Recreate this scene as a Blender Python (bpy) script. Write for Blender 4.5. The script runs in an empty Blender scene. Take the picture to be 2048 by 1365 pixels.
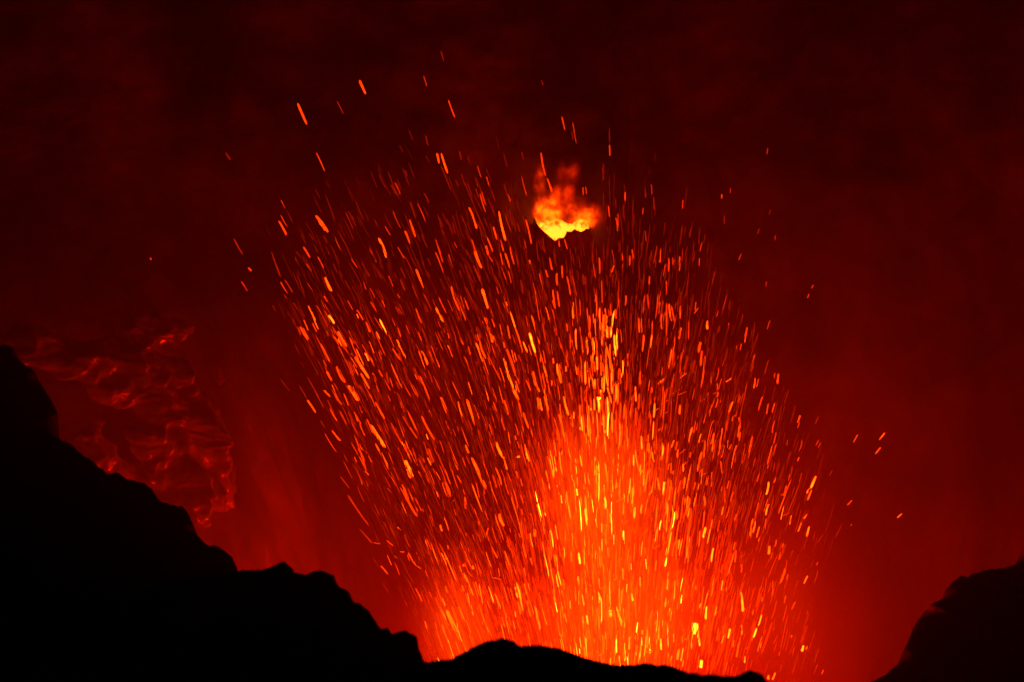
import bpy, bmesh, math, random
from mathutils import Vector, noise

# ------------------------------------------------------------------ scene, camera, world
sc = bpy.context.scene
col = sc.collection
R = math.radians
random.seed(7)

CAM_Z, PITCH, FOCAL, SENSOR = 90.0, 10.0, 100.0, 36.0
cam_d = bpy.data.cameras.new('camera')
cam = bpy.data.objects.new('camera', cam_d); col.objects.link(cam)
cam.location = (0, 0, CAM_Z); cam.rotation_euler = (R(90 - PITCH), 0, 0)
cam_d.lens = FOCAL; cam_d.sensor_width = SENSOR
cam_d.clip_start = 1.0; cam_d.clip_end = 5000
cam_d.dof.use_dof = True; cam_d.dof.focus_distance = 318.0; cam_d.dof.aperture_fstop = 0.2
sc.camera = cam

world = bpy.data.worlds.new('World'); sc.world = world
world.use_nodes = True
wn = world.node_tree
sky = wn.nodes.new('ShaderNodeTexSky'); sky.sky_type = 'NISHITA'; sky.sun_disc = False
sky.sun_elevation = R(-4.0); sky.sun_rotation = R(200)
wn.links.new(sky.outputs[0], wn.nodes['Background'].inputs[0])
wn.nodes['Background'].inputs[1].default_value = 0.002      # night: the lava is the only light

sc.view_settings.view_transform = 'Standard'; sc.view_settings.look = 'None'
sc.view_settings.exposure = 0.0; sc.view_settings.gamma = 1.0
sc.view_settings.use_curve_mapping = False
cy = sc.cycles
cy.use_denoising = True
cy.max_bounces = 3; cy.diffuse_bounces = 1; cy.glossy_bounces = 1; cy.volume_bounces = 0
cy.transparent_max_bounces = 8
cy.sample_clamp_indirect = 2.0; cy.sample_clamp_direct = 0.0
cy.caustics_reflective = False; cy.caustics_refractive = False
cy.volume_max_steps = 256

LAVA_POWER = 52.0
HAZE_DENSITY = 0.00035
CLOUD_DENSITY = 0.0008

# ------------------------------------------------------------------ helpers
cp, sp = math.cos(R(PITCH)), math.sin(R(PITCH))
def ray(px, py):
    x = (px - 1024) / 2048 * SENSOR / FOCAL
    u = -(py - 682.5) / 2048 * SENSOR / FOCAL
    return Vector((x, cp + u * sp, -sp + u * cp))
def at(px, py, Y):
    d = ray(px, py)
    return Vector((0, 0, CAM_Z)) + d * (Y / d.y)
def mpp(Y):                                   # metres per photo pixel at depth Y
    return Y / 2048 * SENSOR / FOCAL

def fbm(p, s, octv=5, off=0.0):
    return noise.fractal(Vector((p[0] * s + off, p[1] * s + off * .7, p[2] * s - off)), 0.9, 2.1, octv, noise_basis='PERLIN_ORIGINAL')
def ridged(p, s, octv=5, off=0.0):
    return noise.ridged_multi_fractal(Vector((p[0] * s + off, p[1] * s, p[2] * s - off)), 0.9, 2.1, octv, 1.0, 2.0, noise_basis='PERLIN_ORIGINAL')

def link_mesh(name, verts, faces, m, parent=None, smooth=True):
    me = bpy.data.meshes.new(name)
    me.from_pydata([tuple(v) for v in verts], [], faces)
    if smooth:
        me.polygons.foreach_set('use_smooth', [True] * len(me.polygons))
    me.update()
    o = bpy.data.objects.new(name, me); col.objects.link(o)
    if m: me.materials.append(m)
    if parent: o.parent = parent
    return o
def tag(o, label=None, cat=None, group=None, kind=None):
    if label: o['label'] = label
    if cat: o['category'] = cat
    if group: o['group'] = group
    if kind: o['kind'] = kind
    return o
def grid_faces(nu, nv):
    return [(i * nv + j, (i + 1) * nv + j, (i + 1) * nv + j + 1, i * nv + j + 1) for i in range(nu - 1) for j in range(nv - 1)]

class NT:
    def __init__(s, mat):
        s.t = mat.node_tree; s.out = None
    def n(s, kind, **kw):
        nd = s.t.nodes.new(kind)
        for k, v in kw.items(): setattr(nd, k, v)
        return nd
    def l(s, a, b): s.t.links.new(a, b)
    def math(s, op, a, b=None, clamp=False):
        nd = s.n('ShaderNodeMath', operation=op, use_clamp=clamp)
        for i, v in enumerate((a, b)):
            if v is None: continue
            if isinstance(v, (int, float)): nd.inputs[i].default_value = v
            else: s.l(v, nd.inputs[i])
        return nd.outputs[0]
def new_mat(name):
    m = bpy.data.materials.new(name); m.use_nodes = True
    m.node_tree.nodes.clear()
    t = NT(m); t.out = t.n('ShaderNodeOutputMaterial')
    return m, t

def rock_mat(name, c0, c1, scale, rough, bump, bump_scale, spec=0.5, stretch=(1, 1, 1)):
    m, t = new_mat(name)
    co = t.n('ShaderNodeTexCoord').outputs['Object']
    n1 = t.n('ShaderNodeTexNoise'); n1.inputs['Scale'].default_value = scale; n1.inputs['Detail'].default_value = 8
    mp = t.n('ShaderNodeMapping'); mp.inputs['Scale'].default_value = stretch
    t.l(co, mp.inputs['Vector']); t.l(mp.outputs[0], n1.inputs['Vector'])
    cr = t.n('ShaderNodeValToRGB'); cr.color_ramp.elements[0].color = (*c0, 1); cr.color_ramp.elements[1].color = (*c1, 1)
    cr.color_ramp.elements[0].position = .35; cr.color_ramp.elements[1].position = .7
    t.l(n1.outputs['Fac'], cr.inputs[0])
    n2 = t.n('ShaderNodeTexNoise'); n2.inputs['Scale'].default_value = bump_scale; n2.inputs['Detail'].default_value = 10
    n2.inputs['Roughness'].default_value = .62
    t.l(co, n2.inputs['Vector'])
    b = t.n('ShaderNodeBump'); b.inputs['Strength'].default_value = 1.0; b.inputs['Distance'].default_value = bump
    t.l(n2.outputs['Fac'], b.inputs['Height'])
    p = t.n('ShaderNodeBsdfPrincipled'); p.inputs['Roughness'].default_value = rough
    p.inputs['Specular IOR Level'].default_value = spec
    t.l(cr.outputs[0], p.inputs['Base Color']); t.l(b.outputs[0], p.inputs['Normal'])
    t.l(p.outputs[0], t.out.inputs['Surface'])
    return m

M_WALL = rock_mat('crater_basalt', (.05, .043, .04), (.34, .3, .27), .05, .7, .5, .25, stretch=(1, .45, .3))
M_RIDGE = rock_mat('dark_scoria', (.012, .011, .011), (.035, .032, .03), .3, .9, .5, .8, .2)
M_FLOOR = rock_mat('crater_floor_rock', (.03, .027, .025), (.09, .08, .075), .1, .85, .8, .3)

def lava_mat(name, color, strength, sampling=True):
    m, t = new_mat(name)
    co = t.n('ShaderNodeTexCoord').outputs['Object']
    n1 = t.n('ShaderNodeTexNoise'); n1.inputs['Scale'].default_value = .35; n1.inputs['Detail'].default_value = 4
    t.l(co, n1.inputs['Vector'])
    k = t.math('MULTIPLY_ADD', n1.outputs['Fac'], strength)
    e = t.n('ShaderNodeEmission'); e.inputs['Color'].default_value = (*color, 1)
    t.l(t.math('ADD', t.math('MULTIPLY', n1.outputs['Fac'], strength), strength * .5), e.inputs['Strength'])
    t.l(e.outputs[0], t.out.inputs['Surface'])
    m.cycles.emission_sampling = 'AUTO' if sampling else 'NONE'
    return m

# glowing spatter: one material, the heat of each piece is stored on its mesh
def spatter_mat():
    m, t = new_mat('glowing_spatter')
    a = t.n('ShaderNodeAttribute', attribute_name='glow')
    co = t.n('ShaderNodeTexCoord').outputs['Object']
    n1 = t.n('ShaderNodeTexNoise'); n1.inputs['Scale'].default_value = 1.6; n1.inputs['Detail'].default_value = 2
    t.l(co, n1.inputs['Vector'])
    e = t.n('ShaderNodeEmission')
    t.l(a.outputs['Color'], e.inputs['Color'])
    t.l(t.math('ADD', t.math('MULTIPLY', n1.outputs['Fac'], 1.1), .45), e.inputs['Strength'])
    t.l(e.outputs[0], t.out.inputs['Surface'])
    m.cycles.emission_sampling = 'NONE'
    return m
M_SPATTER = spatter_mat()
def glow(h):
    return (h, .018 * h + .0062 * h * h, .0002 * h * h, 1.0)

# ------------------------------------------------------------------ crater wall
CX, CY = 10.0, 300.0
def wall_r(a, z):
    x, y = math.sin(a), math.cos(a)
    base = 92 + .62 * z + .004 * max(z, 0) ** 2 + 9 * math.sin(a * 2.3 + .6) + 30 * (a / R(45)) ** 2 * max(0, z) / 60
    p = (x * 90, y * 90, z)
    q = (p[0], p[1], z * .35)                       # flutes running down the wall
    r = base + 8 * fbm(q, .02, 3, 3.1) + 3.5 * fbm(q, .07, 4, 11.0) + 1.6 * fbm(p, .07, 4, 31.0)
    r -= 1.3 * ridged(q, .11, 4, 5.0)
    # folded buttress of old lava on the left of the bowl
    px = (a - R(-38)) / R(13); pz = (z - 17) / 24
    w = math.exp(-(px * px + pz * pz) ** 2)
    q = (p[0] + 5 * fbm(p, .05, 3, 40), p[1], p[2] * 1.3 + 4 * fbm(p, .06, 3, 50))
    r -= w * 8
    return r
def wall_pt(a, z):
    r = wall_r(a, z)
    return Vector((CX + r * math.sin(a), CY + r * math.cos(a), z))
NU, NV = 620, 230
verts = []
for i in range(NU):
    t = i / (NU - 1) * 2 - 1
    a = R(118) * (0.45 * t + 0.55 * t ** 3)
    for j in range(NV):
        z = -40 + 190 * j / (NV - 1)
        verts.append(wall_pt(a, z))
o = link_mesh('crater_wall', verts, grid_faces(NU, NV), M_WALL)
tag(o, 'dark red rock wall curving round the back of the crater', 'crater wall', kind='structure')

def wall_hit(px, py):
    d = ray(px, py); o_ = Vector((0, 0, CAM_Z)); s = 330.0
    while s < 520:
        p = o_ + d * s
        a = math.atan2(p.x - CX, p.y - CY)
        if math.hypot(p.x - CX, p.y - CY) > wall_r(a, p.z): return p
        s += .4
    return o_ + d * 420

# glassy folded buttress of old lava standing out of the left of the wall
def az(px, py):
    h = wall_hit(px, py); return math.atan2(h.x - CX, h.y - CY), h.z
A0, A1 = az(-90, 800)[0], az(490, 800)[0]
Z1, Z0 = az(300, 560)[1], az(380, 1090)[1]
M_GLASSY = rock_mat('glassy_lava', (.2, .18, .165), (.4, .36, .34), .12, .31, .03, .5, 1.0)
M_GLASSY.node_tree.nodes['Principled BSDF'].inputs['IOR'].default_value = 1.75
KNOBS = [(az(px, py), r, h) for px, py, r, h in ((386, 842, 2.6, 3.2), (402, 882, 2.8, 3.4), (312, 902, 3.0, 3.2), (378, 955, 2.2, 2.8), (403, 978, 1.5, 2.0), (350, 1006, 2.0, 2.6), (366, 655, 1.4, 2.0),
         (388, 650, 1.2, 1.6), (356, 728, 2.0, 2.2), (372, 772, 1.8, 2.2), (318, 795, 2.2, 2.4), (285, 690, 2.0, 2.0), (440, 745, 2.0, 2.0), (320, 640, 1.4, 1.8), (405, 1050, 1.4, 2.0), (250, 720, 2.4, 2.2), (200, 790, 2.4, 2.0))]
verts = []; NA, NZ = 300, 270
for i in range(NA):
    a = A0 + (A1 - A0) * i / (NA - 1)
    for j in range(NZ):
        z = Z0 + (Z1 - Z0) * j / (NZ - 1)
        u, v = 2 * i / (NA - 1) - 1, 2 * j / (NZ - 1) - 1
        b = wall_pt(a, z)
        w = max(0.0, 1 - u * u) * max(0.0, 1 - v * v)
        w = max(0.0, min(1.0, w * (1.1 + 1.3 * fbm(b, .07, 3, 57)))); w = w * w * (3 - 2 * w)
        q = Vector((b.x + 6 * fbm(b, .05, 3, 61), b.y, b.z * 1.3 + 6 * fbm(b, .06, 3, 71)))
        d = -2.5 + w * (3.4 + .8 * ridged(q, .065, 2, 63) + 2.3 * fbm(q, .09, 3, 67) + .9 * fbm(q, .3, 3, 69))
        if w > .01:
            for (ka, kz), kr, kh in KNOBS:
                dx, dz = (a - ka) * 105 + .9 * fbm(b, .3, 3, 81), z - kz + .9 * fbm(b, .3, 3, 91)
                d2 = (dx * dx + dz * dz * .8) / (kr * kr)
                if d2 < 6: d += kh * math.exp(-d2)
        verts.append(b - Vector((math.sin(a), math.cos(a), 0)) * d)
o = link_mesh('lava_buttress', verts, grid_faces(NA, NZ), M_GLASSY)
tag(o, 'glinting folded rock buttress on the crater wall above the left black ridge', 'rock outcrop', kind='structure')

# crater floor, wide sheet
N = 90
verts = []
for i in range(N):
    for j in range(N):
        x, y = -1500 + 3000 * i / (N - 1), -1000 + 3000 * j / (N - 1)
        verts.append((x, y, -36 + 2.5 * fbm((x, y, 0), .02, 4, 2)))
o = link_mesh('crater_floor', verts, grid_faces(N, N), M_FLOOR)
tag(o, 'dark rock floor at the bottom of the crater, behind the black ridges', 'crater floor', kind='structure')

# ------------------------------------------------------------------ ridges in front
def densify(poly, step):
    out = []
    for (x0, y0), (x1, y1) in zip(poly, poly[1:]):
        n = max(1, int(math.hypot(x1 - x0, y1 - y0) / step))
        for k in range(n):
            t = k / n; out.append((x0 + (x1 - x0) * t, y0 + (y1 - y0) * t))
    out.append(poly[-1]); return out
def ridge(name, label, poly, Y, prof, rough, seed, step=5, lean=0.0, front=0.0, m=None):
    prof = densify(prof, .8) if step else prof
    pts = densify(poly, step); verts = []
    for (px, py) in pts:
        Yc = Y(px) if callable(Y) else Y
        Yc += 2.0 * fbm((px * .02, 0, 0), 1, 3, seed)
        c = at(px, py, Yc)
        c.z += rough * .1 * (ridged((c.x, c.y, c.z), 1.3, 3, seed) - .9) + rough * .1 * fbm((c.x, c.y, c.z), .9, 4, seed)
        for (dy, dz) in prof:
            p = c + Vector((lean * max(dy, 0) + front * max(-dy, 0), dy, dz))
            k = min(1.0, abs(dy) / 10.0) * rough
            p.z += k * (fbm(p, .12, 5, seed + 3) - .2 * ridged(p, .3, 4, seed))
            p.x += k * .6 * fbm(p, .15, 4, seed + 9)
            p.y += k * .6 * fbm(p, .15, 4, seed + 19)
            verts.append(p)
    o = link_mesh(name, verts, grid_faces(len(pts), len(prof)), m or M_RIDGE)
    tag(o, label, 'ridge', 'rock ridges round the crater rim', 'structure')
    return o
PROF = [(30, -75), (22, -50), (15, -30), (9, -14), (5, -6), (2.5, -2), (1, -.5), (0, 0), (-1, -.15), (-2.5, -.6), (-4.5, -1.2), (-7, -2), (-10, -3), (-14, -4.4), (-19, -6.4),
        (-25, -9), (-32, -12), (-42, -17), (-56, -26), (-75, -42), (-95, -70)]
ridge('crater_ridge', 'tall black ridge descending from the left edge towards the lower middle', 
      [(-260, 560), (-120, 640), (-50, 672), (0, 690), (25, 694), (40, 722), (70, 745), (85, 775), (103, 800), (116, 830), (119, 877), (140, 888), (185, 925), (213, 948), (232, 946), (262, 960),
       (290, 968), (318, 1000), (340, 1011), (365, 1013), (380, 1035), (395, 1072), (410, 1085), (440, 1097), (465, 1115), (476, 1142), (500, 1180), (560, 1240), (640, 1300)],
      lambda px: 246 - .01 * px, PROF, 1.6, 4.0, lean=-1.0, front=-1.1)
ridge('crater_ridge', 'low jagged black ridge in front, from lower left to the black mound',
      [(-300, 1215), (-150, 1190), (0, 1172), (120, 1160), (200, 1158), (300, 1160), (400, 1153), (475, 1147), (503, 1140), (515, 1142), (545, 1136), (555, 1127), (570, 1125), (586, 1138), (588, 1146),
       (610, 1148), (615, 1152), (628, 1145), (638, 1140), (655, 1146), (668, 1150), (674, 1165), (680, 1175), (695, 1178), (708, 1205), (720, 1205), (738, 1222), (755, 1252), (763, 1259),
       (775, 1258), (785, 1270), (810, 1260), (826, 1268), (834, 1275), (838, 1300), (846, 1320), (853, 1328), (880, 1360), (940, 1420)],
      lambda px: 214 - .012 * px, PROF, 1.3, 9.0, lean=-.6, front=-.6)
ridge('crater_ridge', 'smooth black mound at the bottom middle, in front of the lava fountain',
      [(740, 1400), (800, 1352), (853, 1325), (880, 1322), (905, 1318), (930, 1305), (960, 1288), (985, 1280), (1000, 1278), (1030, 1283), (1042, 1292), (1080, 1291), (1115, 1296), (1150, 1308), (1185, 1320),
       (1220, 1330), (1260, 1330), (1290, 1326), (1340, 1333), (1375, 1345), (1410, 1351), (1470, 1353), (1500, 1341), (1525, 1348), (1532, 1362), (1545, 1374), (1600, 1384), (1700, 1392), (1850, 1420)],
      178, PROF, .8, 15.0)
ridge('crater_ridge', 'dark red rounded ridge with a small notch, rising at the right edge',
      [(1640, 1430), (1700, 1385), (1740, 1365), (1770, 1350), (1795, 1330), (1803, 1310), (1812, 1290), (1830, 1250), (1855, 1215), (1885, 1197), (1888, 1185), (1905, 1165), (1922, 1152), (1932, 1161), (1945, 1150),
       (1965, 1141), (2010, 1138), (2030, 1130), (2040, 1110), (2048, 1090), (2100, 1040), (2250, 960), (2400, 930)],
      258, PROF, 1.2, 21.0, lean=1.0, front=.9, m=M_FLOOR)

# ------------------------------------------------------------------ lava pool and its cone
M_POOL = lava_mat('molten_lava', (1, .004, .0001), LAVA_POWER)
PX, PY = 11.0, 300.0
def disc(name, rx, ry, z0, bulge, m, rings=14, seg=64, seed=0):
    verts = [(PX, PY, z0 + bulge)]; faces = []
    for k in range(1, rings + 1):
        t = k / rings
        for s in range(seg):
            a = 2 * math.pi * s / seg
            w = 1 + .08 * noise.noise(Vector((math.cos(a) * 1.5, math.sin(a) * 1.5, seed)))
            x, y = PX + rx * t * w * math.cos(a), PY + ry * t * w * math.sin(a)
            verts.append((x, y, z0 + bulge * (1 - t * t) + .5 * noise.noise(Vector((x * .3, y * .3, 7)))))
    for s in range(seg): faces.append((0, 1 + s, 1 + (s + 1) % seg))
    for k in range(rings - 1):
        for s in range(seg):
            a, b = 1 + k * seg + s, 1 + k * seg + (s + 1) % seg
            faces.append((a, a + seg, b + seg, b))
    return link_mesh(name, verts, faces, m)
pool = disc('lava_pool', 20, 13, -13, 11.5, M_POOL)
tag(pool, 'pool of molten lava the fountain bursts from, behind the black mound', 'lava pool', kind='structure')
seg = 72; prof = [(1.0, -13.2), (1.06, -12.2), (1.14, -12.6), (1.35, -18), (1.8, -28), (2.4, -38)]
verts = []
for s in range(seg + 1):
    a = 2 * math.pi * s / seg
    for (k, z) in prof:
        x, y = PX + 20.5 * k * math.cos(a), PY + 13.5 * k * math.sin(a)
        f = fbm((x, y, z), .2, 4, 33) if s < seg else fbm((PX + 20.5 * k, PY, z), .2, 4, 33)
        verts.append((x, y, z + 1.2 * f * (k > 1.03)))
o = link_mesh('spatter_cone', verts, grid_faces(seg + 1, len(prof)), M_RIDGE)
tag(o, 'dark rock cone round the lava pool', 'spatter cone', kind='structure')

# ------------------------------------------------------------------ glowing gas and spray of the fountain
def gas_material(name, blobs, color, noise_scale, stretch, contrast, step, density=0.0, rough=.6, detail=3):
    """emission = sum of soft blobs (centre, radii, strength) broken up by stretched noise"""
    m, t = new_mat(name)
    co = t.n('ShaderNodeTexCoord').outputs['Object']
    mp = t.n('ShaderNodeMapping'); mp.inputs['Scale'].default_value = stretch
    t.l(co, mp.inputs['Vector'])
    nz = t.n('ShaderNodeTexNoise'); nz.inputs['Scale'].default_value = noise_scale; nz.inputs['Detail'].default_value = detail
    nz.inputs['Roughness'].default_value = rough; nz.inputs['Distortion'].default_value = .3
    t.l(mp.outputs[0], nz.inputs['Vector'])
    tot = None
    for (c, r, s, pw) in blobs:
        sub = t.n('ShaderNodeVectorMath', operation='SUBTRACT'); t.l(co, sub.inputs[0]); sub.inputs[1].default_value = c
        dv = t.n('ShaderNodeVectorMath', operation='DIVIDE'); t.l(sub.outputs[0], dv.inputs[0]); dv.inputs[1].default_value = r
        ln = t.n('ShaderNodeVectorMath', operation='LENGTH'); t.l(dv.outputs[0], ln.inputs[0])
        e = t.math('EXPONENT', t.math('MULTIPLY', t.math('POWER', ln.outputs['Value'], pw), -1.0))
        e = t.math('MULTIPLY', e, s)
        tot = e if tot is None else t.math('ADD', tot, e)
    k = t.math('ADD', t.math('MULTIPLY', t.math('SUBTRACT', nz.outputs['Fac'], .5), contrast), 1.0)
    k = t.math('MAXIMUM', k, 0.0)
    pv = t.n('ShaderNodeVolumePrincipled'); pv.inputs['Density'].default_value = density
    n2 = t.n('ShaderNodeTexNoise'); n2.inputs['Scale'].default_value = noise_scale * .35; n2.inputs['Detail'].default_value = 1
    t.l(mp.outputs[0], n2.inputs['Vector'])
    k2 = t.math('MAXIMUM', t.math('ADD', t.math('MULTIPLY', t.math('SUBTRACT', n2.outputs['Fac'], .5), contrast), 1.0), .15)
    em = t.math('MULTIPLY', t.math('MULTIPLY', tot, k), k2)
    peak = max(b[2] for b in blobs)
    mx = t.n('ShaderNodeMix', data_type='RGBA', clamp_factor=True)
    t.l(t.math('DIVIDE', em, peak * 1.1), mx.inputs['Factor'])
    mx.inputs['A'].default_value = (1, color[1] * .12, 0, 1); mx.inputs['B'].default_value = (*color, 1)
    t.l(mx.outputs['Result'], pv.inputs['Emission Color'])
    t.l(em, pv.inputs['Emission Strength'])
    t.l(pv.outputs[0], t.out.inputs['Volume'])
    m.cycles.volume_step_rate = step
    return m
def box_obj(name, lo, hi, m):
    (x0, y0, z0), (x1, y1, z1) = lo, hi
    v = [(x0, y0, z0), (x1, y0, z0), (x1, y1, z0), (x0, y1, z0), (x0, y0, z1), (x1, y0, z1), (x1, y1, z1), (x0, y1, z1)]
    f = [(0, 3, 2, 1), (4, 5, 6, 7), (0, 1, 5, 4), (1, 2, 6, 5), (2, 3, 7, 6), (3, 0, 4, 7)]
    return link_mesh(name, v, f, m, smooth=False)
K = mpp(300)
def blob(px, py, rx, rz, ry, peak, pw=2.0, Y=300):
    c = at(px, py, Y)
    return (tuple(c), (rx * K, ry, rz * K), peak / (ry * 1.8), pw)
FB = [blob(1235, 1265, 215, 175, 10, 1.0, 3.4), blob(1200, 985, 150, 165, 8, .9, 4.5), blob(925, 1262, 90, 120, 7, .6, 2.4),
      blob(1450, 1210, 180, 190, 11, .32, 2.4), blob(1590, 1265, 140, 190, 12, .15, 2.6)]
M_GAS = gas_material('fountain_glow', FB, (1, .06, .001), .2, (1, 1, .22), 2.6, 1.6)
g = box_obj('fountain_gas', (-22, 278, -11), (50, 322, 40), M_GAS)
tag(g, 'red and orange glow of gas and fine spray in the lava fountain', 'lava glow', kind='stuff')

# ------------------------------------------------------------------ vent glowing in the far wall
VP = wall_hit(1125, 455)
VY = VP.y - 2.2
KV = mpp(VY)
def tv(u, v): return (1030 + u / 6.2045, 280 + v / 6.2045)
lava_poly = [tv(*p) for p in [(235, 955), (262, 1010), (290, 1065), (330, 1110), (375, 1150), (430, 1200), (500, 1252), (545, 1215), (600, 1215), (625, 1180), (640, 1135), (700, 1140), (740, 1105), (780, 1130), (820, 1143),
             (850, 1128), (880, 1102), (930, 1104), (945, 1075), (925, 1050), (895, 1020), (850, 985), (800, 985), (760, 1010), (720, 1040), (660, 1045), (600, 1010), (560, 985), (520, 940), (470, 930),
             (420, 905), (370, 915), (320, 895), (275, 915)]]
def inside(poly, x, y):
    c = False; n = len(poly)
    for i in range(n):
        (x0, y0), (x1, y1) = poly[i], poly[i - 1]
        if (y0 > y) != (y1 > y) and x < (x1 - x0) * (y - y0) / (y1 - y0) + x0: c = not c
    return c
def edge_d(poly, x, y):
    best = 1e9
    for i in range(len(poly)):
        (x0, y0), (x1, y1) = poly[i], poly[i - 1]
        dx, dy = x1 - x0, y1 - y0; L = dx * dx + dy * dy
        t = 0 if L == 0 else max(0, min(1, ((x - x0) * dx + (y - y0) * dy) / L))
        best = min(best, math.hypot(x - x0 - t * dx, y - y0 - t * dy))
    return best
def puffed(name, poly, Y, m, parent, depth, step=1.4):
    xs = [p[0] for p in poly]; ys = [p[1] for p in poly]
    ids = {}; verts = []; faces = []
    def vid(i, j, side):
        k = (i, j, side)
        if k in ids: return ids[k]
        x, y = min(xs) + i * step, min(ys) + j * step
        d = edge_d(poly, x, y)
        if not inside(poly, x, y): d = 0
        if d < .01 and side == 1:
            return vid(i, j, 0)
        b = at(x, y, Y)
        th = depth * (1 - math.exp(-d / 9)) * (1 + .7 * fbm((x, y, 0), .09, 4, 3))
        ids[k] = len(verts); verts.append(b + Vector((0, -th if side == 0 else depth * .8 * (1 - math.exp(-d / 9)), 0)))
        return ids[k]
    for i in range(int((max(xs) - min(xs)) / step) + 1):
        for j in range(int((max(ys) - min(ys)) / step) + 1):
            x, y = min(xs) + (i + .5) * step, min(ys) + (j + .5) * step
            if not inside(poly, x, y): continue
            q = [(i, j), (i + 1, j), (i + 1, j + 1), (i, j + 1)]
            faces.append([vid(a, b, 0) for a, b in reversed(q)])
            bk = [vid(a, b, 1) for a, b in q]
            if len(set(bk)) == 4 : faces.append(bk)
    return link_mesh(name, verts, faces, m, parent)
vent = bpy.data.objects.new('wall_vent', None); col.objects.link(vent)
vent.location = (0, 0, 0)
tag(vent, 'brilliant yellow lava vent with orange fumes, high in the far crater wall', 'lava vent')
def vent_mat():
    m, t = new_mat('vent_lava')
    co = t.n('ShaderNodeTexCoord').outputs['Object']
    n1 = t.n('ShaderNodeTexNoise'); n1.inputs['Scale'].default_value = .9; n1.inputs['Detail'].default_value = 5; n1.inputs['Distortion'].default_value = .8
    t.l(co, n1.inputs['Vector'])
    sx = t.n('ShaderNodeSeparateXYZ'); t.l(co, sx.inputs[0])
    z_lo, z_hi = at(1110, 470, VY).z, at(1110, 425, VY).z
    mr = t.n('ShaderNodeMapRange'); mr.inputs['From Min'].default_value = z_lo; mr.inputs['From Max'].default_value = z_hi
    mr.inputs['To Min'].default_value = 1.5; mr.inputs['To Max'].default_value = -.05
    t.l(sx.outputs['Z'], mr.inputs['Value'])
    k = t.math('ADD', mr.outputs[0], t.math('MULTIPLY', t.math('SUBTRACT', n1.outputs['Fac'], .5), 2.2), clamp=True)
    cr = t.n('ShaderNodeValToRGB'); el = cr.color_ramp.elements
    el[0].position = 0; el[0].color = (1.0, .05, .0006, 1)
    el[1].position = 1; el[1].color = (6, 1.1, .05, 1)
    for pos, c in ((.3, (1.6, .14, .002)), (.55, (2.6, .36, .006)), (.8, (4, .72, .03))):
        e_ = el.new(pos); e_.color = (*c, 1)
    t.l(k, cr.inputs[0])
    e = t.n('ShaderNodeEmission'); e.inputs['Strength'].default_value = 1
    t.l(cr.outputs[0], e.inputs['Color']); t.l(e.outputs[0], t.out.inputs['Surface'])
    return m
low = densify(lava_poly[:21], 2.0)
prof = [(-.3, -.35), (-2.0, -.12), (-2.6, 0), (-2.8, -.15), (-2.7, -.7), (-2.2, -1.6), (-1.2, -3.0), (.6, -5.2), (3.0, -7.5)]
verts = []
for k, (px, py) in enumerate(low):
    e = min(1.0, min(k, len(low) - 1 - k) / 6)
    for dy, dz in prof:
        p = at(px, py, VY + dy * e + 1.5 * (1 - e)) + Vector((0, 0, dz))
        if dz < -.2: p += Vector((.5 * fbm(p, .5, 4, 3), .9 * fbm(p, .4, 4, 7), .3 * fbm(p, .6, 4, 5)))
        verts.append(p)
link_mesh('rock_rim', verts, grid_faces(len(low), len(prof)), M_WALL, vent)
puffed('molten_lava', lava_poly, VY, vent_mat(), vent, 1.5)
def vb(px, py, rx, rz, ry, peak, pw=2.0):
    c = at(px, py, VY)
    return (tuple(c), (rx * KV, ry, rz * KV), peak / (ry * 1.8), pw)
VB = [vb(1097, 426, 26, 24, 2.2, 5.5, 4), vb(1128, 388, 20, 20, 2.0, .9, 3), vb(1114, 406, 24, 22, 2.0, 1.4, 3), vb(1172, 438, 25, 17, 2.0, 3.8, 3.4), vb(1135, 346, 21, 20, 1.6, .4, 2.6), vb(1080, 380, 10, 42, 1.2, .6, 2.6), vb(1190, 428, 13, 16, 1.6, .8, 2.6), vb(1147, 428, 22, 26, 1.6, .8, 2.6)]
M_FUME = gas_material('fumes_lava_light', VB, (1, .085, .0014), 1.7, (1, 1, .8), 8.0, .2, rough=.75, detail=5)  # lava light falling on the fumes is put in as emission
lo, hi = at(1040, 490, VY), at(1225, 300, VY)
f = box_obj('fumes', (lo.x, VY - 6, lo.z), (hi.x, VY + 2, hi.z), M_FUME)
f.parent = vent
f['kind'] = 'stuff'

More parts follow.
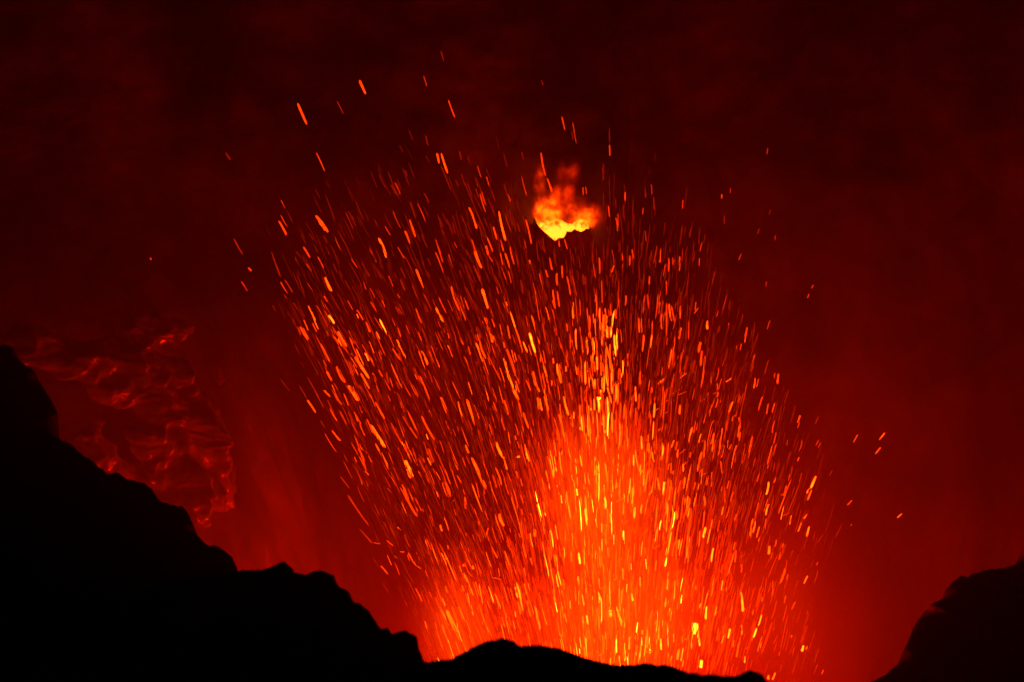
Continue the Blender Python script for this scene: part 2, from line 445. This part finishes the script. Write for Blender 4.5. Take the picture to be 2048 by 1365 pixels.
# ------------------------------------------------------------------ lava spatter, its exposure trails shaped as solid glowing rods
# (tile origin x, y, tile scale, [top x, top y, bottom x, bottom y, width, heat]) measured in the photograph
TILES = [
 (500, 100, 4.55, [(433,485,518,682,22,2),(997,275,1052,405,22,2),(790,465,850,585,10,.4),(1578,235,1608,335,12,.7),(602,933,680,1110,10,1.3),(1735,10,1763,105,12,.3),(1445,725,1485,825,14,.12),(1600,775,1622,875,14,.2),(1360,870,1395,935,14,.15),(1385,1070,1455,1245,12,.2),(1280,1225,1335,1325,18,.25),(1315,1205,1368,1320,18,.5)]),
 (780, 300, 6.827, [(640,45,668,190,26,2.2),(700,45,790,325,26,2.5),(690,205,840,570,14,.35),(1195,215,1248,385,14,.9),(1315,360,1355,510,16,.9),(1170,525,1215,665,16,.4),(1228,595,1308,855,16,1.2),(1252,565,1315,765,18,.9),(1390,540,1438,715,14,.3),(1592,588,1650,705,20,1.2),(1795,345,1870,635,14,.8),(1075,785,1185,1080,30,2.2),(1485,835,1580,1245,28,3.5),(1570,870,1658,1130,16,.6),(1410,1050,1460,1230,22,1.8),(1855,950,1930,1290,22,1.6),(1835,1235,1862,1355,18,1.2),(265,950,348,1195,26,1.6),(203,1105,272,1290,26,1.5),(40,825,150,1075,20,.5),(370,725,488,990,12,1.0),(270,700,355,950,18,.3),(460,585,535,730,18,.4),(165,240,270,500,18,.2),(660,920,725,1060,40,.15),(1050,435,1130,660,14,.3),(1140,750,1310,1150,14,.35),(1305,1170,1400,1395,20,1.5),(1495,1215,1550,1390,22,1.2),(1110,1215,1165,1400,18,1.1),(620,1215,700,1430,18,.9),(880,1255,920,1345,14,.8),(895,410,940,510,12,.35)]),
 (550, 400, 6.827, [(555,215,700,420,48,2.2),(640,300,725,445,26,2.2),(80,0,140,120,10,1),(75,205,172,375,16,.9),(45,285,155,485,28,1.6),(820,505,910,700,16,1.2),(385,640,480,795,26,1.3),(580,775,665,940,18,1.3),(420,865,500,980,16,1.1),(685,1055,775,1250,34,4),(440,1130,520,1250,10,.9),(75,1120,178,1285,20,1.1),(130,1085,245,1275,16,.7),(110,1285,165,1350,14,.6),(1040,805,1128,935,16,1),(1185,860,1295,1055,14,.6),(1295,670,1385,855,18,1.2),(1415,520,1520,790,32,4),(1500,355,1578,485,16,1),(1675,640,1770,805,16,1.1),(1925,945,2025,1215,28,2.5),(1550,1035,1612,1190,20,1.3),(1665,1280,1705,1345,18,.8),(1710,920,1785,1085,12,.5),(1100,10,1220,285,14,.3),(1000,150,1060,275,18,.25),(760,620,880,885,16,.25),(455,455,530,555,18,.2),(1340,870,1440,1070,12,.25),(1870,1160,1950,1360,16,.5),(1290,1200,1365,1350,16,.8),(870,960,930,1060,14,.2),(280,700,360,800,14,.25),(665,1310,720,1400,20,1.1)]),
 (600, 600, 6.827, [(390,210,470,325,30,7),(220,70,380,370,14,.9),(330,45,440,235,14,.6),(170,315,230,445,20,1.3),(0,365,110,560,26,2),(420,400,580,745,22,2.2),(510,430,640,645,34,2.6),(660,410,752,610,16,.9),(650,5,725,145,16,1),(770,135,862,280,26,1.6),(960,20,1045,160,26,.8),(1010,230,1130,420,16,.9),(1335,105,1395,205,14,.8),(1580,115,1662,325,20,1.3),(1860,100,1960,305,34,4),(1655,380,1722,520,18,.9),(845,605,1020,910,18,1.1),(1090,680,1122,755,16,1),(1260,660,1365,820,22,1.4),(1320,540,1440,805,30,4.5),(1310,640,1380,745,14,.5),(1650,690,1742,895,28,3),(1760,690,1838,870,18,1.2),(745,770,945,1075,34,3.2),(830,1000,950,1220,24,2.4),(1070,955,1132,1055,20,1.4),(1180,980,1215,1150,24,.6),(1150,1075,1240,1245,20,.9),(1375,1065,1520,1330,16,1.1),(1635,1035,1770,1365,20,1.6),(1820,1035,1930,1280,14,.9),(360,975,435,1115,30,2.2),(500,905,615,1135,48,2),(660,1170,795,1385,44,3.5),(720,1180,815,1380,24,1.5),(325,1235,415,1325,26,1.8),(480,1285,560,1430,20,1.3),(740,1115,812,1215,14,.7),(875,1155,985,1365,16,1),(90,1050,260,1340,14,.4),(460,1130,520,1235,14,.8),(310,830,370,970,12,.6),(690,730,725,765,18,.7)]),
 (500, 700, 4.55, [(520,455,600,575,18,2.2),(775,400,838,505,13,1.6),(725,530,795,650,12,1.5),(945,560,1015,675,12,1.2),(745,730,825,830,16,2),(680,760,790,935,11,1),(1095,680,1232,890,30,4.5),(1140,850,1280,1110,20,2.5),(1280,1110,1370,1310,12,.8),(1410,1005,1475,1170,42,5.5),(1140,475,1225,630,16,2),(1560,600,1680,820,18,1.8),(1735,430,1795,580,22,2.5),(1420,540,1535,780,16,1.3),(1390,600,1525,810,16,1.1),(1280,660,1385,865,12,1),(920,845,985,960,12,.9),(985,890,1045,1015,20,1.1),(1000,880,1065,945,16,.8),(1045,1105,1080,1142,12,2),(850,1010,935,1175,10,.7),(820,1150,905,1260,10,.7),(1620,895,1665,1030,36,1),(1705,940,1790,1150,14,.7),(1755,1205,1815,1340,34,1.8),(1405,1280,1445,1365,22,1.5),(1535,985,1600,1120,14,.9),(1660,1070,1730,1230,12,.8),(890,555,960,690,12,.6),(1235,735,1278,805,12,.6),(520,245,625,430,10,.4),(445,325,515,450,10,.4),(275,260,365,380,12,.25),(640,640,685,715,12,.35)]),
 (600, 850, 3.0325, [(630,400,712,558,14,1.6),(875,345,912,440,22,1.6),(850,605,862,645,10,3),(590,620,618,642,9,2.2),(1045,205,1130,390,18,3),(998,435,1004,510,13,2),(290,425,420,615,12,.7),(360,632,440,720,10,.6),(445,715,488,722,6,1.3),(525,700,565,735,7,1.5),(490,855,535,908,10,1.6),(605,770,635,772,7,1.6),(655,775,700,850,8,2.5),(700,850,735,875,8,2.3),(1142,625,1125,680,9,2.6),(895,730,902,755,8,2),(990,846,994,860,14,3),(1045,856,1050,870,16,3.5),(995,900,1050,1040,16,4.5),(890,1120,955,1260,24,4.5),(855,1045,880,1100,14,4),(700,990,740,1075,10,1.6),(860,1210,900,1325,9,2.8),(815,1040,855,1135,9,2),(1120,1190,1165,1290,10,2.2),(500,960,535,1020,8,.35),(440,800,490,880,7,.3),(1065,540,1130,690,8,.9)]),
 (900, 600, 6.827, [(70,0,128,150,20,1.2),(115,0,215,290,16,1.5),(205,0,258,145,20,1.2),(510,345,590,585,22,2.2),(785,345,818,535,22,1.8),(885,375,990,740,24,2.2),(1110,205,1225,610,24,2.4),(1085,450,1165,730,30,9),(1680,25,1682,260,26,4),(1675,260,1680,365,20,1.6),(1400,130,1425,275,18,1),(1405,0,1438,125,28,1.3),(1480,0,1495,100,20,1.3),(1585,320,1600,435,20,1.6),(1635,455,1640,680,14,1.4),(355,585,450,845,24,4),(405,560,490,805,24,2),(320,470,350,525,16,.8),(730,800,865,1225,34,5.5),(865,1225,935,1365,36,3.5),(765,655,890,1025,34,1.5),(840,685,890,860,18,3),(1130,975,1175,1180,38,2.5),(1175,1150,1225,1260,22,2.5),(1275,890,1325,1055,22,3),(1240,735,1240,850,16,2.5),(1410,795,1415,870,22,3),(1460,870,1510,1140,26,5),(1495,875,1525,1140,22,3),(1965,690,1938,855,24,3.5),(1705,880,1735,1025,16,3),(1765,860,1738,960,18,2.4),(1580,905,1585,980,20,4),(1385,1100,1385,1175,18,3.5),(500,700,700,1110,18,1.1),(450,900,520,1075,16,.9),(245,630,280,760,22,1.2),(25,1105,150,1365,16,1.3),(570,1195,630,1365,22,1.6),(1035,1095,1100,1250,18,1.8),(1915,1020,1975,1225,18,4),(1980,1085,1980,1210,16,4),(1790,490,1815,650,14,1.2),(1490,560,1570,780,18,1.2),(1980,500,2005,700,26,1.5),(1670,700,1710,880,16,1.4),(1325,570,1355,760,14,1),(930,750,975,850,14,1.1)]),
 (1180, 480, 6.827, [(125,240,130,470,22,1.3),(45,315,80,535,16,.8),(445,165,455,300,18,1.2),(445,330,445,450,16,1),(545,210,540,360,26,1.1),(575,125,595,350,22,1.2),(965,120,952,315,22,2),(1075,245,1072,440,20,1.3),(1130,235,1132,350,18,.8),(1225,220,1222,430,22,1.4),(1035,320,1002,510,12,1),(1535,30,1500,165,14,.8),(1495,250,1490,365,14,1.1),(330,345,295,450,20,1.4),(295,130,335,330,12,.6),(815,490,808,615,20,1.3),(1040,555,1045,755,18,1),(155,555,165,870,20,1.4),(75,700,70,855,18,1.3),(385,690,400,940,20,1.2),(785,735,812,960,28,.8),(955,840,938,1020,18,1.2),(1045,860,1045,1330,22,1.4),(1080,870,1115,1110,26,2.5),(1110,900,1160,1145,22,1.3),(1232,900,1225,1090,22,1.8),(1448,845,1435,970,16,1.3),(1480,925,1420,1010,14,1.2),(985,1010,982,1225,18,2),(1605,1105,1602,1225,28,4),(1255,1210,1210,1275,20,2),(665,1060,675,1270,20,2),(700,1065,708,1275,20,1.8),(1870,740,1805,965,12,.7),(1895,1130,1868,1260,16,1),(285,865,290,1040,22,1.6),(345,945,358,1080,20,2),(300,1065,298,1150,18,4),(225,1160,235,1340,22,8),(190,1040,180,1340,20,3),(228,1035,220,1160,20,3),(1350,1100,1345,1365,18,1),(855,1100,848,1290,16,1.5)]),
 (1180, 660, 6.827, [(330,65,360,370,24,9),(845,60,830,258,22,5),(740,60,715,300,22,3),(205,180,300,500,22,3.5),(290,500,310,680,18,2),(45,310,25,440,22,5),(1510,165,1480,315,36,1.8),(1530,280,1510,500,28,1.6),(1145,300,1145,500,40,1.3),(515,320,515,500,18,2),(690,560,690,745,24,1.6),(1010,668,925,742,24,3.5),(1320,590,1230,660,16,2),(1230,812,1120,880,16,2),(1945,650,1855,715,18,3),(1060,955,985,1025,14,1.5),(1735,730,1730,880,18,2),(1950,980,1895,1135,18,4),(1230,1025,1225,1155,28,3),(1755,510,1715,700,14,1.1),(1800,660,1750,830,14,1.2),(1655,580,1655,740,16,1.2),(1610,850,1600,980,14,1.2),(1745,930,1705,1075,18,1.5),(1730,880,1610,1150,14,1.1),(100,910,120,1130,28,9),(130,925,142,955,34,15),(232,915,243,1215,26,8),(235,780,295,1005,20,5),(250,680,240,770,16,6),(620,770,630,980,20,5),(5,610,60,820,22,5),(65,670,68,810,18,6),(940,1070,860,1130,14,1.6),(158,1278,168,1302,26,9)]),
 (900, 780, 6.827, [(625,715,745,945,40,5),(735,945,780,1095,22,3),(620,1060,705,1305,20,2.5),(1015,740,1078,980,26,5),(905,925,950,912,24,5),(295,925,400,1150,30,3.5),(370,1100,480,1340,30,2.6),(30,880,110,1100,20,2),(95,1165,160,1280,14,1.8),(1000,305,1075,535,26,2.2),(1285,85,1340,295,28,3),(1485,325,1565,680,24,3.5),(735,135,795,350,26,2),(570,210,670,440,18,.9),(700,380,755,560,18,1.3),(1550,90,1620,350,26,5),(1195,100,1215,275,30,2.5),(1690,300,1690,395,18,5),(1775,510,1778,545,20,6),(1905,490,1930,730,26,5),(1470,525,1465,695,16,2.5),(1545,810,1520,895,16,3.5),(1400,880,1400,940,18,4),(1405,1060,1410,1220,32,6),(2000,1020,2005,1185,18,5),(1345,1280,1355,1365,24,6),(780,1120,835,1250,16,1.5),(215,895,270,1015,12,1),(375,535,430,780,18,.8),(405,280,520,555,14,.6),(520,555,610,770,16,.9),(1820,1290,1830,1365,22,4),(1922,250,1930,280,18,8)]),
 (1180, 840, 6.827, [(995,345,985,490,20,7),(1270,600,1272,725,20,6),(1015,835,995,1050,24,8),(855,960,800,1035,16,5),(725,675,680,765,16,5),(595,475,598,640,22,7),(700,220,708,410,22,6),(1150,275,1112,380,18,3),(1205,400,1195,520,18,3.5),(845,435,870,580,18,5),(1690,180,1670,440,22,3),(1790,220,1768,400,22,2),(1570,280,1550,525,22,2),(1365,785,1352,855,16,3),(1560,1040,1565,1180,24,3),(615,1190,605,1335,26,8),(708,1150,695,1285,22,5),(465,1010,470,1070,18,6),(920,790,950,965,24,4),(620,400,675,710,20,4),(90,615,100,775,20,5),(190,885,195,985,18,5),(1100,820,1130,1000,18,3),(1665,710,1660,920,18,2),(1500,490,1498,670,20,1.8),(1110,585,1110,740,18,2.4),(1990,440,1975,590,18,2),(1830,340,1790,520,34,1.7),(1785,560,1805,740,18,1.6),(1440,850,1405,970,18,1.8),(1845,940,1845,1140,14,1.6),(1960,980,1910,1160,18,1.6),(2005,1285,1975,1365,20,2.5),(725,740,725,900,18,5),(525,1020,520,1130,16,4),(300,820,305,1000,20,4.5),(975,100,930,155,16,2.5),(1470,90,1380,180,16,1.5),(1940,330,1895,410,18,1.6)]),
 (1440, 700, 3.4125, [(655,862,618,945,16,6),(618,940,592,980,10,4),(627,955,598,1028,9,3),(333,900,315,990,12,6),(332,1050,312,1130,12,6),(490,1130,475,1192,9,5),(597,1122,572,1155,8,4),(556,1180,532,1242,8,3.5),(608,1205,590,1275,11,5),(240,1170,225,1250,12,4),(225,1150,205,1275,12,3),(270,1205,250,1285,8,3.5),(297,1228,260,1308,7,3.5),(1124,567,1086,615,8,3),(1097,665,1058,712,8,2.5),(941,577,910,632,7,1.8),(902,1027,868,1062,8,1.8),(1243,1118,1210,1148,8,3.5),(400,162,392,235,14,1.8),(240,190,230,265,10,2),(265,195,250,258,8,1.4),(375,158,370,198,8,1),(330,365,318,442,9,1.5),(375,360,355,432,9,1.6),(290,318,262,418,10,1.2),(376,480,355,570,10,1.6),(548,445,528,500,11,1.6),(545,490,528,535,7,1.2),(673,455,650,508,6,.7),(560,615,538,692,8,1.6),(675,612,652,655,7,.9),(687,632,668,672,8,.8),(540,732,528,762,7,1.8),(462,612,455,655,6,.8),(385,640,365,725,9,1),(768,820,745,862,4,.8),(900,1190,890,1203,5,1.2),(455,925,435,1000,12,1.4),(385,1295,375,1345,9,2),(430,1320,423,1350,8,3),(560,838,540,905,7,.8),(705,1257,665,1318,5,.6),(830,1190,785,1285,7,.5),(140,560,132,625,11,1.9),(130,460,140,540,12,1.4),(180,705,150,780,8,1.2),(105,700,100,770,10,1.4),(268,835,250,905,12,1.2),(112,1120,98,1172,8,1.8)]),
 (1400, 1100, 5.15, [(140,-20,118,130,18,8),(235,315,222,420,14,6),(305,190,295,250,10,3),(420,430,440,640,24,7),(70,580,60,720,22,9),(310,812,290,915,20,9),(430,775,430,880,14,6),(635,668,600,785,13,8),(582,805,550,905,18,10),(635,955,622,1018,10,4),(465,1095,460,1165,15,6),(15,1135,10,1220,30,9),(400,955,375,1110,18,3),(350,930,342,1005,14,3),(190,800,170,940,12,2.5),(1110,268,1070,350,14,4),(905,250,898,320,14,1.5),(885,470,868,552,12,1.8),(985,535,945,615,15,1.6),(1215,128,1198,162,10,1.3),(1065,985,1050,1050,24,8),(1105,992,1095,1030,14,3),(705,1295,703,1335,24,5),(775,1265,745,1340,18,4.5),(1270,1235,1252,1280,14,2),(760,400,740,465,14,1.8),(750,320,745,400,10,1.6),(830,0,812,105,12,2.2),(715,-40,705,50,24,4),(640,485,635,540,14,2),(945,880,938,905,14,2),(430,150,425,235,12,3),(370,0,360,130,14,2.5),(550,615,540,670,12,2.4)]),
 (800, 1000, 2.56, [(915,270,922,330,9,12),(1145,155,1147,230,9,8),(945,180,948,245,7,5),(1202,40,1200,95,11,6),(1238,25,1232,65,9,4),(1565,140,1553,195,12,8),(812,430,825,490,14,6),(955,590,962,640,9,8),(1075,565,1078,600,18,7),(1105,540,1140,650,12,7),(1185,478,1192,520,10,7),(1362,500,1358,550,10,5),(1518,630,1505,690,26,13),(1525,645,1535,750,11,10),(1235,700,1237,750,8,8),(1335,710,1338,770,9,9),(1545,820,1540,860,16,11),(1430,760,1420,820,14,5),(1210,740,1208,800,14,6),(870,515,872,560,8,5),(485,480,515,560,8,4),(510,70,530,135,15,3.5),(550,300,575,375,10,2.5),(600,520,620,580,9,3),(650,515,658,570,9,3),(470,240,500,300,8,2),(830,545,832,570,8,4),(1470,240,1468,300,9,4),(1515,440,1520,465,14,3),(1300,200,1302,230,7,3),(690,150,690,190,14,3),(1490,80,1485,130,12,4),(1415,60,1412,100,20,3.5),(1175,700,1172,770,10,6)]),
 (1150, 200, 3.412, [(235,305,238,385,9,1.1),(235,190,237,300,9,.2),(343,628,343,692,10,1.3),(228,720,235,800,10,1.2),(277,800,290,900,10,1),(293,775,295,870,10,.7),(467,735,463,785,9,.8),(520,575,523,650,7,.7),(537,660,543,760,8,.4),(478,890,486,970,9,.5),(477,600,482,670,10,.3),(738,683,735,745,8,1),(1002,645,1000,675,9,1.3),(1063,600,1060,638,7,.7),(1315,328,1308,375,8,.5),(1258,877,1245,915,6,.5),(1368,925,1365,960,9,.5),(1335,748,1325,785,7,.3),(1137,1047,1118,1095,7,.8),(1022,785,1020,850,7,.4),(1628,1262,1615,1288,8,1),(1598,1322,1585,1352,8,1),(1308,1237,1302,1280,6,.6)]),
 (850, 100, 4.55, [(213,455,272,620,13,1.3),(1245,605,1275,735,13,1.1),(1343,655,1378,860,11,.7),(1335,740,1350,830,12,.2),(1060,275,1075,325,10,.3),(1055,932,1098,1150,14,1.4),(1112,1170,1155,1300,16,1.6),(1437,1250,1440,1325,14,.9),(1460,1245,1470,1315,12,.9),(5,775,30,875,14,.25),(310,920,330,1005,14,.25)]),
 (800, 400, 5.46, [(815,545,895,750,30,2.6),(940,500,965,610,24,1.5),(970,610,1015,680,16,1),(1095,575,1125,715,14,1.4),(1145,580,1200,755,18,1.8),(1200,510,1250,710,17,1.4),(1410,655,1448,770,17,1.5),(1520,800,1560,995,14,1.3),(1640,620,1660,770,22,1.1),(1590,760,1620,850,20,1.1),(1768,715,1775,860,18,1.4),(1715,800,1720,940,22,1.4),(1820,830,1860,1045,16,1.4),(1668,980,1695,1190,18,2),(1718,995,1742,1170,16,1.7),(1735,440,1742,515,14,1.5),(1795,425,1828,545,14,1.1),(385,570,475,800,15,1.1),(390,430,470,690,15,.9),(530,590,580,740,13,1),(560,940,650,1215,18,1.8),(620,1070,720,1320,15,1.4),(700,1060,752,1205,15,1.3),(895,970,960,1190,30,3.5),(715,950,800,1140,12,.8),(1050,945,1078,1035,12,.9),(970,1110,1020,1280,14,1.2),(1110,730,1160,880,12,1),(1180,770,1215,915,12,1),(800,710,900,930,18,.5),(255,1025,350,1215,13,.8),(420,1060,505,1240,15,1),(1045,1070,1135,1320,14,.6),(1450,900,1505,1150,12,1),(1580,1010,1600,1100,12,.6)]),
 (0, 0, 1.95, [(880,595,900,625,9,.25),(910,930,948,995,7,.4),(968,1045,980,1058,8,1.3),(940,1097,965,1137,7,.7),(586,1006,589,1013,6,1.2)]),
]
pieces = []
for ox, oy, s, lst in TILES:
    for (u1, v1, u2, v2, w, h) in lst:
        pieces.append((ox + u1 / s, oy + v1 / s, ox + u2 / s, oy + v2 / s, w / s, h))
pieces.sort(key=lambda p: -(math.hypot(p[2] - p[0], p[3] - p[1]) * p[4] * (.4 + min(p[5], 3))))
main, rest = pieces[:300], pieces[300:]

TS = {n: [.5 - .5 * math.copysign(abs(1 - 2 * k / (n - 1)) ** .55, 1 - 2 * k / (n - 1)) for k in range(n)] for n in (5, 6, 9)}
def tube(x1, y1, x2, y2, w, h, rnd, sides, rings, Y=None):
    """exposure trail of a flying lava clot, shaped as a slightly bent rod"""
    if Y is None: Y = 300 + max(-17, min(17, rnd.gauss(0, 7)))
    A, B = at(x1, y1, Y), at(x2, y2, Y + rnd.uniform(-1, 1))
    ax = B - A; L = ax.length; ax.normalize()
    sx = ax.orthogonal().normalized(); sy = ax.cross(sx)
    rad = w * .5 * mpp(Y) * .92
    bend = rnd.gauss(0, .022) * L; ph = rnd.uniform(0, 50)
    skew = rnd.uniform(-.25, .25)
    vs, fs, hs = [], [], []
    for k in range(rings):
        t = TS[rings][k]
        c = A + (B - A) * t + Vector((1, 0, 0)) * bend * (1 - (2 * t - 1) ** 2)
        c = c + sx * rad * .35 * noise.noise(Vector((t * 3 + ph, ph, 0)))
        e = max(0.0, 1 - abs(2 * t - 1) ** 9) ** .5
        r = rad * max(.3, e) * (1 + skew * (2 * t - 1) + (.2 if w < 4.5 else .38) * noise.noise(Vector((t * 4 + ph, 3, ph))))
        for s in range(sides):
            a = 2 * math.pi * s / sides
            rr = r * (1 + .15 * noise.noise(Vector((a, t * 5 + ph, 9))))
            vs.append(c + (sx * math.cos(a) + sy * math.sin(a)) * rr)
            hs.append(h * (.65 + .5 * e) * (1 + .25 * noise.noise(Vector((t * 3, ph + 7, 1)))))
    for k in range(rings - 1):
        for s in range(sides):
            a, b = k * sides + s, k * sides + (s + 1) % sides
            fs.append((a, b, b + sides, a + sides))
    fs.append(tuple(range(sides - 1, -1, -1))); fs.append(tuple(range((rings - 1) * sides, rings * sides)))
    return vs, fs, hs
def spatter_obj(name, vs, fs, hs, origin=True):
    c = sum(vs, Vector()) / len(vs) if origin else Vector()
    o = link_mesh(name, [v - c for v in vs], fs, M_SPATTER)
    o.location = c
    at_ = o.data.attributes.new('glow', 'FLOAT_COLOR', 'POINT')
    flat = []
    for h in hs: flat.extend(glow(h))
    at_.data.foreach_set('color', flat)
    return o

def xl(y): return 860 - (1300 - y) * .42 if y > 620 else 560
def words(p):
    x1, y1, x2, y2, w, h = p
    x, y, L = (x1 + x2) / 2, (y1 + y2) / 2, math.hypot(x2 - x1, y2 - y1)
    size = ('thick ' if w > 4.4 else 'thin ' if w < 2.6 else '') + ('long ' if L > 38 else 'short ' if L < 20 else '')
    colr = 'dull red' if h < .65 else 'orange red' if h < 1.75 else 'orange' if h < 4.2 else 'yellow'
    sl = math.degrees(math.atan2(x1 - x2, y2 - y1))
    lean = 'leaning left' if sl < -15 else 'leaning right' if sl > 8 else 'near upright'
    if y < 300: z = 'high above the fountain'
    elif x > 1600: z = 'far right of the fountain'
    elif y < 500 and x < 1050: z = 'left of the wall vent'
    elif y < 500 and x > 1200: z = 'right of the wall vent'
    elif y < 530: z = 'beside the wall vent'
    elif x < xl(y) + 130: z = 'on the fountain left edge'
    elif y > 1150: z = 'low over the black mound'
    elif 1060 < x < 1420 and y > 800: z = 'in the glowing core'
    elif x > 1430: z = 'on the fountain right flank'
    elif x > 1180: z = 'above the glowing core'
    else: z = 'in spray below the wall vent'
    return size, colr, lean, z
cls = {}
for i, p in enumerate(main):
    cls.setdefault(words(p), []).append(i)
ORD = ['highest', 'second highest', 'third highest', 'fourth highest', 'fifth highest', 'sixth highest', 'seventh highest', 'eighth highest']
labels = {}
for (size, colr, lean, z), ids in cls.items():
    base = f'{size}{colr} lava streak {lean} {z}'
    ids.sort(key=lambda i: main[i][1])
    for k, i in enumerate(ids):
        labels[i] = base if len(ids) == 1 or len(ids) > 8 else f'{ORD[k]} {base}'
rnd = random.Random(5)
for i, p in enumerate(main):
    vs, fs, hs = tube(*p, rnd, 8, 9)
    o = spatter_obj('lava_streak', vs, fs, hs)
    tag(o, labels[i], 'lava spatter', 'molten lava streaks thrown up by the fountain')

# the countless finer spatter: one object
V, F, H = [], [], []
def add(vs, fs, hs):
    b = len(V); V.extend(vs); F.extend(tuple(b + i for i in f) for f in fs); H.extend(hs)
for p in rest: add(*tube(*p, rnd, 6, 6))
def core(x, y):
    def g(cx, cy_, rx, ry, s): return s * math.exp(-(((x - cx) / rx) ** 2 + ((y - cy_) / ry) ** 2))
    return g(1245, 1275, 215, 185, 1.3) + g(1195, 985, 135, 175, .9) + g(930, 1265, 95, 140, .6) + g(1470, 1190, 230, 240, .4)
def xr(y): return 1670 if y > 900 else 1650 - (900 - y) * .42
def lean_at(x, y):
    d = 1230 - x
    th = 27 * math.tanh(d / 340) if d > 0 else 20 * math.tanh(d / 330)
    return R(th + rnd.gauss(0, 3.2))
def density(x, y):
    L, Rr = xl(y) - 25, xr(y)
    if x < L or x > Rr: return 0
    k = min(1, (x - L) / 100) * min(1, (Rr - x) / 200)
    v = 0 if y < 280 else ((y - 280) / 360) ** 1.5 if y < 640 else 1.0
    if x > 1250: v *= .9
    if x > 1470 and y > 1040: v *= .4
    if x < 900 and y < 640: v *= .55
    return k * v
def sample():
    while True:
        x, y = rnd.uniform(520, 1680), rnd.uniform(270, 1345)
        if 1062 < x < 1205 and 315 < y < 490: continue
        if rnd.random() < density(x, y): return x, y
def streak(x, y, L, w, h, jit=0.0, sides=5, rings=5):
    th = lean_at(x, y) + jit
    dx, dy = math.sin(th) * L / 2, math.cos(th) * L / 2
    add(*tube(x - dx, y - dy, x + dx, y + dy, w, h, rnd, sides, rings))
for _ in range(6200):                                   # faint background threads
    x, y = sample(); c = core(x, y)
    streak(x, y, min(80, rnd.lognormvariate(3.45, .45)), rnd.uniform(1.0, 2.6), c * rnd.uniform(.7, 1.5) + rnd.uniform(.05, .32))
for _ in range(1900):                                   # brighter ones
    x, y = sample(); c = core(x, y)
    if rnd.random() > (y - 430) / 260: continue
    if x > 1380 and rnd.random() < .5: continue
    w = min(5.5, rnd.lognormvariate(.62, .42))
    streak(x, y, min(85, rnd.lognormvariate(3.3, .5)), w, (.3 + 2.2 * c + .5 * (y > 600)) * rnd.lognormvariate(0, .75), sides=6, rings=6)
for _ in range(280):                                    # hot strands in the heart of the fountain
    x, y = rnd.gauss(1210, 115), rnd.choice((rnd.gauss(930, 80), rnd.uniform(1000, 1330)))
    if core(x, y) > .45: streak(x, y, rnd.uniform(18, 60), rnd.uniform(1.5, 3.4), rnd.lognormvariate(1.2, .5), sides=6, rings=6)
for _ in range(70):                                     # the jet rising out of it
    streak(rnd.gauss(1208, 24), rnd.uniform(630, 850), rnd.uniform(16, 55), rnd.uniform(1.8, 4), rnd.lognormvariate(1.0, .6), sides=6, rings=6)
for _ in range(450):                                    # broad torn sheets
    x, y = rnd.gauss(1215, 150), rnd.uniform(820, 1345); c = core(x, y)
    if c < .3: continue
    th = lean_at(x, y); L = rnd.uniform(30, 95)
    dx, dy = math.sin(th) * L / 2, math.cos(th) * L / 2
    add(*tube(x - dx, y - dy, x + dx, y + dy, rnd.uniform(2.5, 7), c * rnd.uniform(.7, 1.5), rnd, 6, 6, Y=rnd.uniform(306, 318)))
for _ in range(130):                                    # pieces tumbling across the stream
    x, y = sample(); c = core(x, y)
    if y < 690 or (x < 1200 and y < 980): continue
    streak(x, y, rnd.uniform(6, 19), rnd.uniform(1.6, 2.8), .8 + 2 * c, jit=rnd.uniform(-1.2, -.3) if x > 1200 else rnd.uniform(-1.1, 1.1))
o = spatter_obj('fine_lava_spray', V, F, H, origin=False)
tag(o, 'countless fine red trails of lava spray filling the fountain', 'lava spray', kind='stuff')

# ------------------------------------------------------------------ volcanic gas in the air
m, t = new_mat('haze_air')
pv = t.n('ShaderNodeVolumePrincipled'); pv.inputs['Density'].default_value = HAZE_DENSITY
pv.inputs['Color'].default_value = (.9, .88, .86, 1); pv.inputs['Anisotropy'].default_value = 0.0
t.l(pv.outputs[0], t.out.inputs['Volume'])
hz = box_obj('haze', (-260, -20, -45), (280, 470, 160), m)
tag(hz, 'red lit volcanic gas hanging in the crater', 'haze', kind='stuff')

m, t = new_mat('drifting_gas')
pv = t.n('ShaderNodeVolumePrincipled'); pv.inputs['Density'].default_value = CLOUD_DENSITY
pv.inputs['Color'].default_value = (.9, .88, .86, 1)
t.l(pv.outputs[0], t.out.inputs['Volume'])
def gas_cloud(c, r, seed, label):
    bm = bmesh.new(); bmesh.ops.create_icosphere(bm, subdivisions=4, radius=1)
    for v in bm.verts:
        k = 1 + .22 * noise.fractal(v.co * 1.6 + Vector((seed, 0, 0)), 1, 2, 4)
        v.co = Vector((v.co.x * r[0], v.co.y * r[1], v.co.z * r[2])) * k
    me = bpy.data.meshes.new('gas_cloud'); bm.to_mesh(me); bm.free(); me.materials.append(m)
    o = bpy.data.objects.new('gas_cloud', me); col.objects.link(o); o.location = c
    tag(o, label, 'gas cloud', kind='stuff')
gas_cloud((-6, 338, 4), (100, 66, 56), 2, 'wide dim red gas cloud filling the middle of the crater')
gas_cloud((4, 340, -4), (78, 54, 40), 9, 'denser red gas cloud low behind the lava fountain')
